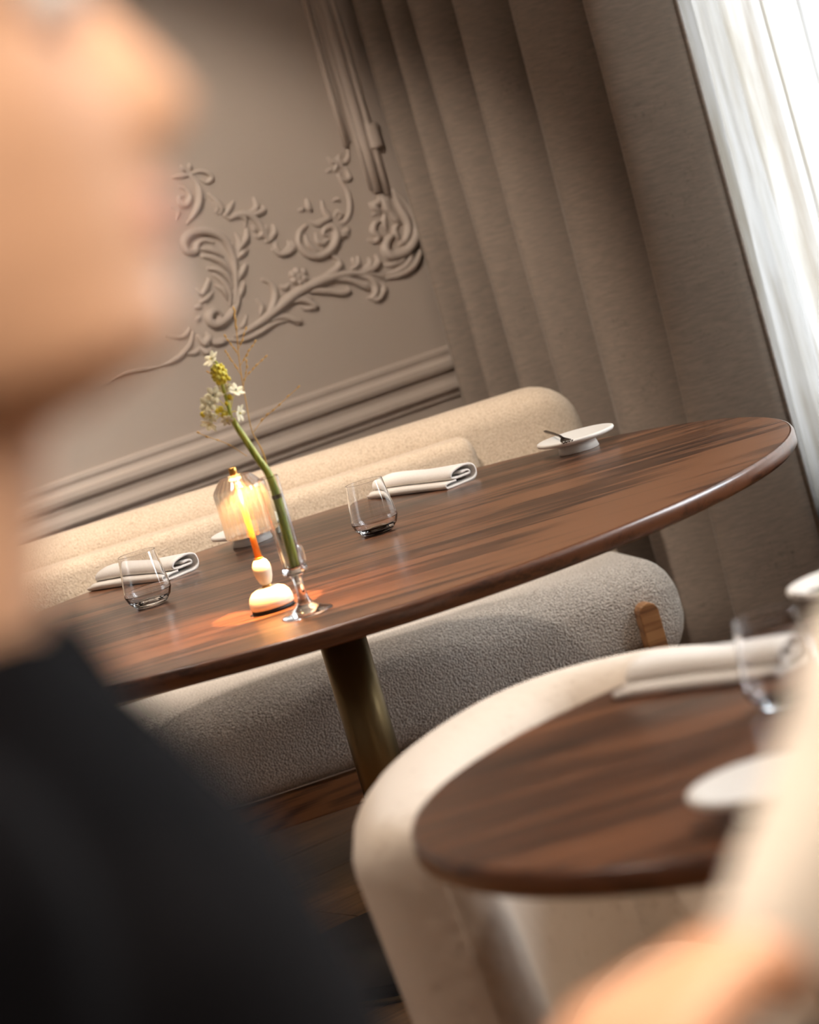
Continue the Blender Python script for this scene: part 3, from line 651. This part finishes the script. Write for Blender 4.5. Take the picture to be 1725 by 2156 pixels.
gs = empty('dried_sprig', at(612, 1150, .004)); G0 = Vector(gs.location)
def gl(*q, dy=.0112): return at(q[0], q[1], dy) - G0
def gline(name, pts, r, parent=gs): return mk(name, *tube([Vector(v) for v in catmull([gl(*q) for q in pts], 5)], r, 6), 'dry', parent)
gline('stem', [(612, 1150), (592, 1060), (570, 1000), (556, 960), (545, 935), (530, 905), (518, 845), (510, 800), (503, 750), (499, 705), (497, 690)], .0008)
def branch(pts, n=5, seed=.9):
    b = gline('branch', pts, .0005); C = catmull([gl(*q) for q in pts], 12); m_ = len(C)
    for k in range(n):
        i = int(m_ * (.35 + .63 * k / max(1, n - 1))) - 1; i = max(0, min(m_ - 2, i)); a_, b_ = Vector(C[i]), Vector(C[i + 1])
        d = (b_ - a_).normalized(); blob('seed', a_ + Vector((random.uniform(-.001, .001), 0, random.uniform(-.001, .001))), .0016 * seed, .0036 * seed, d + Vector((random.uniform(-.3, .3), 0, 0)), 'dry', b, 6)
branch([(500, 710), (497, 690), (495, 668), (493, 648)], 8, 1.1); branch([(502, 735), (510, 715), (518, 690)], 4)
branch([(504, 752), (490, 730), (472, 706)], 5); branch([(506, 770), (520, 745), (540, 716)], 5); branch([(508, 790), (492, 765), (475, 738)], 6); branch([(512, 800), (535, 775), (563, 747)], 5)
branch([(512, 815), (518, 785), (520, 757)], 4); branch([(534, 910), (555, 882), (585, 855), (632, 812)], 6); branch([(520, 960), (480, 935), (445, 922), (415, 911)], 4); branch([(514, 830), (470, 800), (434, 781)], 3); branch([(540, 925), (556, 955), (566, 995)], 3, .6)
tag(gs, 'thin dry straw-coloured grass sprig standing in the vase behind the flowers', 'dried grass')

# ------------------------------------------------------------------ tumblers
def tumbler_mesh():
    return lathe(refine([(.0005, .0), (.024, .0), (.030, .003), (.039, .013), (.0435, .025), (.0432, .032), (.0345, .098), (.0333, .098), (.0420, .031), (.0420, .026), (.0372, .016), (.028, .009), (.0005, .0075)]), 64)
tm0 = None
for (px, py, lb) in ((320, 1274, 'clear glass tumbler in front of a napkin, near the person in black'), (797, 1122, 'clear glass tumbler between the lit lamp and a napkin on the big table'), (1660, 1480, 'clear glass tumbler beside the napkin on the smaller table')):
    q = onz(px, py, TZ)
    if tm0 is None: o = mk('tumbler', *tumbler_mesh(), 'thickglass'); tm0 = o
    else: o = tm0.copy(); COL.objects.link(o)
    o.location = q; tag(o, lb, 'glass', 'glass tumblers')

# ------------------------------------------------------------------ footed plates
def make_plate():
    t = empty('footed_plate')
    mk('dish', *lathe([(.0005, .020), (.040, .0195), (.060, .021), (.0755, .025), (.0775, .0285), (.0765, .0315), (.0735, .0325), (.062, .0305), (.040, .0285), (.0005, .028)], 64), 'white_ceramic', t)
    mk('foot', *lathe([(.039, 0), (.0405, .0015), (.0385, .010), (.036, .0195), (.030, .0205)], 56), 'white_ceramic', t)
    return t
pl0 = make_plate()
for i, (px, py, lb) in enumerate(((1220, 948, 'white footed plate holding a fork on the big table'), (533, 1142, 'white footed plate behind the lit lamp on the big table'), (1632, 1700, 'white empty footed plate near the edge of the smaller table'), (1800, 1262, 'white footed plate holding a fork on the smaller table'))):
    o = pl0 if i == 0 else copy_tree(pl0); o.location = onz(px, py, TZ); tag(o, lb, 'plate', 'footed plates')
# forks
def make_fork():
    t = empty('dessert_fork')
    # local x = handle -> tines
    V, Fc = [], []
    st = [(-.115, .0028, .0), (-.10, .0040, .0), (-.06, .0034, .002), (-.02, .0026, .003), (-.006, .0030, .001), (.002, .0075, -.001), (.012, .0105, -.002)]
    for x, wv, z in st: V += [(x, -wv, z + .001), (x, wv, z + .001), (x, wv, z - .001), (x, -wv, z - .001)]
    for i in range(len(st) - 1):
        for k in range(4): Fc.append((i * 4 + k, i * 4 + (k + 1) % 4, (i + 1) * 4 + (k + 1) % 4, (i + 1) * 4 + k))
    Fc += [(0, 1, 2, 3), tuple(len(V) - 4 + k for k in range(4))]
    mk('handle', V, Fc, 'steel', t, smooth=False)
    for y in (-.0085, -.0028, .0028, .0085): mk('tine', *join(tube([(.011, y, -.002), (.022, y, -.003), (.034, y * .9, .001)], [.0019, .0017, .0008], 6)), 'steel', t)
    return t
fk = make_fork(); q = Vector(onz(1190, 948, TZ)); a_ = ony(1157, 919, q.y + .05); b_ = ony(1194, 938, q.y - .01)
pc = Vector(pl0.location)
fk.location = pc + Vector((-.026, -.045, .0350)); fk.rotation_euler = (0, R(2.5), R(-82)); fk.scale = (1.4, 1, 1); tag(fk, 'dark steel dessert fork lying across the plate on the big table', 'fork', 'dessert forks')
fk2 = copy_tree(fk); fk2.location = Vector(onz(1800, 1262, TZ)) + Vector((-.03, -.04, .0335)); fk2.rotation_euler = (0, R(3), R(170)); tag(fk2, 'steel fork lying across the plate on the smaller table', 'fork', 'dessert forks')

# ------------------------------------------------------------------ napkins
def napkin_mesh(L=.25, W=.062, seed=0):
    rnd = random.Random(seed)
    # spiral-folded ribbon section in (y,z), y towards the camera = negative
    outer = [(-.014, .0080), (-.028, .0082), (-.0375, .0072), (-.0385, .0036), (-.032, .0015), (.0, .0015), (.022, .0018), (.031, .006), (.0325, .013), (.028, .020), (.012, .0235), (-.010, .022), (-.0205, .0185), (-.0225, .0135), (-.016, .0112), (.0, .0105), (.016, .0105), (.019, .0125), (.014, .0155), (.0, .0150)]
    C = catmull([(y, z) for y, z in outer], 5); n = len(C); th = .0014
    sec = []
    Lf, Rt = [], []
    for i, p in enumerate(C):
        a, b = C[max(0, i - 1)], C[min(n - 1, i + 1)]; t = (b - a) / (np.linalg.norm(b - a) + 1e-9); nr = np.array([-t[1], t[0]])
        Lf.append(p + nr * th); Rt.append(p - nr * th)
    sec = Lf + Rt[::-1]; ns = len(sec)
    V, Fc = [], []; nx = 18
    for i in range(nx + 1):
        s = i / nx; x = -L / 2 + L * s
        e = min(1, s / .09); k = .45 + .55 * math.sqrt(max(0, 1 - (1 - e) ** 2))
        for (y, z) in sec:
            sh = .004 * math.sin(3 * s) + .10 * 0
            V.append((x + (.012 * (z > .006) * (1 if s < .5 else 0)) * (1 - s), (1.15 * y * k + sh), .0004 + 1.42 * z * (k * .85 + .15) * (1 + .04 * math.sin(7 * s + y * 40))))
    for i in range(nx):
        for k in range(ns): Fc.append((i * ns + k, i * ns + (k + 1) % ns, (i + 1) * ns + (k + 1) % ns, (i + 1) * ns + k))
    Fc += [(k, k + 1, ns - 2 - k, ns - 1 - k) for k in range(n - 1)]
    o = nx * ns; Fc += [(o + k, o + k + 1, o + ns - 2 - k, o + ns - 1 - k) for k in range(n - 1)]
    return V, Fc
for (p0, p1, lb, sd, sc_) in (((182, 1246), (352, 1222), 'white folded linen napkin behind a tumbler, near the person in black', 1, 1.0), ((770, 1052), (975, 1026), 'white folded linen napkin between a tumbler and the plate with the fork', 2, 1.0), ((1282, 1474), (1625, 1432), 'white folded linen napkin on the smaller table', 3, 1.0)):
    a, b = Vector(onz(*p0, TZ)), Vector(onz(*p1, TZ)); d = b - a; Ln = d.length; yaw = math.atan2(d.y, d.x)
    Ln = min(Ln * 1.06, .275)
    side = Vector((-d.y, d.x, 0)).normalized()
    o = mk('napkin', *napkin_mesh(Ln, seed=sd), 'napkin'); o.location = a + d.normalized() * (Ln / 2) + side * .036; o.rotation_euler = (0, 0, yaw); tag(o, lb, 'napkin', 'folded napkins')

# ------------------------------------------------------------------ people
def remesh(name, pieces, voxel, m, parent, smooth_it=6):
    V, Fc = join(*pieces)
    me = bpy.data.meshes.new(name + '_raw'); me.from_pydata([tuple(v) for v in V], [], Fc); me.update()
    b = bmesh.new(); b.from_mesh(me); bmesh.ops.recalc_face_normals(b, faces=b.faces); b.to_mesh(me); b.free()
    o = bpy.data.objects.new(name, me); COL.objects.link(o)
    r = o.modifiers.new('r', 'REMESH'); r.mode = 'VOXEL'; r.voxel_size = voxel
    s = o.modifiers.new('s', 'SMOOTH'); s.iterations = smooth_it; s.factor = .5
    dg = bpy.context.evaluated_depsgraph_get(); ev = o.evaluated_get(dg); nm = bpy.data.meshes.new_from_object(ev)
    o.modifiers.clear(); o.data = nm; bpy.data.meshes.remove(me); nm.name = name
    for p_ in nm.polygons: p_.use_smooth = True
    nm.materials.clear(); nm.materials.append(M[m]); o.parent = parent
    return o
def limb(P, rad, n=14):
    # capsule chain
    P = [Vector(p_) for p_ in catmull(P, 5)]; k = len(P); rr = np.interp(np.linspace(0, 1, k), np.linspace(0, 1, len(rad)), rad)
    d0 = (P[0] - P[1]).normalized(); d1 = (P[-1] - P[-2]).normalized()
    A = [P[0] + d0 * rr[0] * math.sin(t) for t in (PI * .48, PI * .33, PI * .17)]; ra = [rr[0] * math.cos(t) for t in (PI * .48, PI * .33, PI * .17)]
    B = [P[-1] + d1 * rr[-1] * math.sin(t) for t in (PI * .17, PI * .33, PI * .48)]; rb = [rr[-1] * math.cos(t) for t in (PI * .17, PI * .33, PI * .48)]
    return tube(A + P + B, ra + list(rr) + rb, n)
def slices(S, n=28, pw=2.3):
    # S: (z, cx, cy, rx, ry); local x forward
    V, Fc = [], []
    for (z, cx, cy, rx, ry) in S:
        for k in range(n):
            a = 2 * PI * k / n; c, s = math.cos(a), math.sin(a)
            V.append((cx + rx * math.copysign(abs(c) ** (2 / pw), c), cy + ry * math.copysign(abs(s) ** (2 / pw), s), z))
    for i in range(len(S) - 1):
        for k in range(n): Fc.append((i * n + k, i * n + (k + 1) % n, (i + 1) * n + (k + 1) % n, (i + 1) * n + k))
    Fc += [tuple(range(n))[::-1], tuple((len(S) - 1) * n + k for k in range(n))]
    return V, Fc
def head(zc, n=40, zs=1.14):
    """local x forward (nose tip x=0), z relative to the chin bottom; rows: z, profile x, face x, back x, half width, nose sigma"""
    rows = [(-.010, -.070, -.070, -.150, .040, .02), (.000, -.040, -.044, -.165, .050, .02), (.006, -.030, -.034, -.178, .055, .02), (.016, -.0265, -.031, -.190, .060, .018), (.026, -.029, -.033, -.197, .063, .016), (.032, -.0245, -.032, -.200, .065, .018), (.037, -.0225, -.031, -.203, .066, .018), (.041, -.0255, -.031, -.205, .067, .016), (.046, -.0205, -.030, -.207, .068, .018), (.052, -.0225, -.030, -.210, .069, .014), (.060, -.0190, -.029, -.214, .070, .011), (.066, -.0040, -.0285, -.216, .071, .010), (.073, .000, -.028, -.218, .072, .010), (.080, -.0035, -.028, -.220, .073, .0095), (.092, -.0115, -.030, -.222, .074, .009), (.104, -.0200, -.035, -.223, .075, .008), (.114, -.0250, -.037, -.223, .076, .009), (.122, -.0230, -.032, -.222, .077, .014), (.135, -.0215, -.0265, -.220, .077, .03), (.155, -.0270, -.029, -.212, .075, .03), (.175, -.0400, -.041, -.198, .068, .03), (.192, -.0600, -.061, -.178, .055, .03), (.203, -.0850, -.086, -.155, .036, .03), (.208, -.1080, -.1085, -.130, .014, .02)]
    V, Fc = [], []
    for (z, f, g, bk, hw, sg) in rows:
        cx, rx = (g + bk) / 2, (g - bk) / 2
        for k in range(n):
            a = 2 * PI * k / n; c, s = math.cos(a), math.sin(a); pw = 2.25
            x = cx + rx * math.copysign(abs(c) ** (2 / pw), c); y = hw * math.copysign(abs(s) ** (2 / pw), s)
            if c > 0: x += (f - g) * math.exp(-(y / sg) ** 2)
            V.append((x, y, z * zs + zc))
    for i in range(len(rows) - 1):
        for k in range(n): Fc.append((i * n + k, i * n + (k + 1) % n, (i + 1) * n + (k + 1) % n, (i + 1) * n + k))
    Fc += [tuple(range(n))[::-1], tuple((len(rows) - 1) * n + k for k in range(n))]
    return V, Fc
def hair_cap(zc0, parent, m='hair', bun=False):
    zc = zc0 + .02
    S = [(zc0 + z * 1.14, x, 0, rx, ry) for z, x, rx, ry in ((.055, -.172, .050, .060), (.08, -.160, .066, .076), (.11, -.152, .078, .082), (.14, -.135, .093, .084), (.165, -.125, .096, .081), (.19, -.118, .083, .068), (.206, -.116, .060, .048), (.216, -.116, .026, .020))]
    pc_ = [slices(S, 32)]
    if bun: pc_.append(limb([(-.235, 0, zc + .13), (-.255, 0, zc + .135)], [.035, .033]))
    return remesh('hair', pc_, .005, m, parent, 4)
def hand(wr, fwd, palm_n, side, s=1.0, curl=.5):
    """wrist point, finger direction, palm normal (pointing out of the palm), thumb side vector"""
    f, pn, sd = Vector(fwd).normalized(), Vector(palm_n).normalized(), Vector(side).normalized(); wr = Vector(wr); out = []
    for k, o in enumerate((-.026, -.009, .009, .026)): out.append(limb([wr + sd * (-o * .7), wr + f * .04 * s + sd * (-o * .9) , wr + f * .088 * s + sd * (-o) - pn * (.004 if k in (1, 2) else 0)], [.017, .016, .0125], 12))
    for k, (o, ln_) in enumerate(((.027, .074), (.0095, .083), (-.009, .077), (-.026, .060))):
        b = wr + f * .085 * s + sd * o; d = f; P = [b]
        for j, q in enumerate((.45, .32, .26)):
            ang_ = curl * (.35 + .45 * j); d = (f * math.cos(ang_) + pn * math.sin(ang_)); P.append(P[-1] + d * ln_ * q * s)
        out.append(limb(P, [.0098, .0088, .0082, .0068], 10))
    b = wr + f * .025 * s + sd * .026
    out.append(limb([b, b + f * .028 + sd * .020 + pn * .012, b + f * .055 + sd * .026 + pn * .022, b + f * .075 + sd * .022 + pn * .030], [.0155, .0125, .0105, .0085], 10))
    return out
def person(name, loc_, rz, chin, sh, arms, cloth, skin, label, trousers, hairb, foot_dx=0):
    """figure standing at loc_, facing local +x; nose tip at local x = 0.  arms: two dicts of elbow, wrist, hand spec in local coords"""
    t = empty(name, loc_, rz)
    hip = sh - .50
    body = [head(chin), limb([(-.130, 0, chin + .03), (-.146, 0, chin - .03), (-.166, 0, chin - .085), (-.172, 0, chin - .13)], [.056, .052, .056, .07], 20),
            slices([(hip - .06, -.17, 0, .09, .14), (hip, -.17, 0, .105, .15), (hip + .15, -.165, 0, .095, .125), (sh - .22, -.155, 0, .105, .14), (sh - .08, -.160, 0, .10, .16), (sh - .01, -.168, 0, .075, .15), (sh + .02, -.17, 0, .05, .09)])]
    top = [slices([(hip - .02, -.17, 0, .115, .158), (hip + .15, -.165, 0, .106, .136), (sh - .24, -.150, 0, .124, .155), (sh - .15, -.150, 0, .122, .168), (sh - .08, -.158, 0, .110, .174), (sh - .02, -.168, 0, .086, .162), (sh + .015, -.17, 0, .066, .11), (sh + .03, -.168, 0, .060, .075)])]
    low = [slices([(hip - .10, -.17, 0, .112, .155), (hip - .02, -.17, 0, .118, .16), (hip + .04, -.17, 0, .112, .152)])]
    shoes = []
    for s in (-1, 1):
        foot = (-.17, s * .10, .0)
        leg = [(-.17, s * .085, hip - .02), (-.16, s * .095, hip * .52), (-.175, s * .10, .09)]
        body.append(limb(leg, [.085, .055, .036], 16)); low.append(limb([(-.17, s * .085, hip - .02), (-.16, s * .095, hip * .52), (-.175, s * .10, .10)], [.098, .075, .062], 16))
        body.append(limb([(-.19, s * .10, .05), (-.06, s * .11, .035)], [.036, .028]))
        shoes.append(remesh('shoe', [limb([(-.20, s * .10, .048), (-.12, s * .105, .045), (-.05, s * .11, .036)], [.042, .043, .034])], .006, 'shoe', t, 3))
    for s, A in zip((-1, 1), arms):
        shp = (-.165, s * .155, sh - .035)
        body.append(limb([shp, A['elbow']], [.05, .04], 14)); body.append(limb([A['elbow'], A['wrist']], [.041, .026], 14))
        body += hand(*A['hand'])
        top.append(limb([shp, A['elbow']], A.get('ur', [.066, .056]), 16)); 
        e, w_ = Vector(A['elbow']), Vector(A['wrist']); top.append(limb([e, e + (w_ - e) * A.get('len', .86)], A.get('fr', [.056, .044]), 16))
    bd = remesh('body', body, .0048, skin, t, 5)
    remesh('top', top, .008, cloth, t, 6); remesh('trousers', low, .010, trousers, t, 5)
    hair_cap(chin, t, 'hair', hairb)
    for s in (-1, 1):
        ey = blob('eye', Vector((-.040, s * .031, chin + .129)), .0115, .0115, (1, 0, 0), 'eye', t, 14)
        blob('iris', Vector((-.0300, s * .031, chin + .129)), .0052, .002, (1, 0, 0), 'hair', ey, 12)
        mk('eyebrow', *tube([(-.030, s * .014, chin + .148), (-.028, s * .030, chin + .154), (-.040, s * .048, chin + .149)], [.003, .0035, .002], 8), 'hair', t)
        blob('ear', Vector((-.125, s * .076, chin + .105)), .010, .030, (.15, 0, 1), skin, t, 14)
    mk('lips', *join(tube(catmull([(-.040, -.024, chin + .0485), (-.024, -.010, chin + .053), (-.0225, 0, chin + .052), (-.024, .010, chin + .053), (-.040, .024, chin + .0485)], 4), .0032, 8), tube(catmull([(-.040, -.022, chin + .0462), (-.026, -.010, chin + .0428), (-.0240, 0, chin + .042), (-.026, .010, chin + .0428), (-.040, .022, chin + .0462)], 4), .0036, 8)), 'lips', t)
    tag(t, label, 'person'); return t
# person in black, left foreground, in profile facing right
nose = ony(424, 205, 1.06)
chin1 = nose.z - .073 * 1.14
A1 = dict(elbow=(-.16, -.185, chin1 - .42), wrist=(.02, -.13, chin1 - .55), hand=((.03, -.125, chin1 - .555), (1, .15, -.25), (0, .3, -1), (0, 1, .2)))
A1b = dict(elbow=(-.16, .185, chin1 - .42), wrist=(.02, .13, chin1 - .55), hand=((.03, .125, chin1 - .555), (1, -.15, -.25), (0, -.3, -1), (0, -1, .2)))
person('person', (nose.x, nose.y, 0), R(0), chin1, chin1 - .105, (A1, A1b), 'blackcloth', 'skin', 'person in a black top seen in profile, facing the windows', 'darkcloth', True)
# person in cream, right foreground, reaching an arm to the left
PX2, PY2 = .30, 1.46
def l2(p_):   # world -> local of the second person (facing -x: rotated by pi)
    p_ = Vector(p_); return (-(p_.x - PX2), -(p_.y - PY2), p_.z)
wr = ony(1655, 1985, 1.24); el = ony(1940, 1480, 1.25)
fdir = Vector((-1, 0, -.17))
A2 = dict(elbow=l2(el), wrist=l2(wr), hand=(l2(wr + Vector((-.004, 0, 0))), (1, 0, -.2), (.15, -.1, -1), (0, 1, .1), 1.0, .75), fr=[.052, .034], ur=[.066, .056], len=.97)
el2 = Vector((.50, 1.66, 1.10)); wr2 = Vector((.42, 1.64, .86))
A2b = dict(elbow=l2(el2), wrist=l2(wr2), hand=(l2(wr2), (.2, 0, -1), (1, 0, .2), (0, -1, 0)), fr=[.062, .05], ur=[.072, .062], len=.9)
person('person', (PX2, PY2, 0), PI, 1.50, 1.41, (A2b, A2), 'creamcloth', 'skin2', 'person in a cream long-sleeved top reaching a hand past the smaller table', 'darkcloth', False)
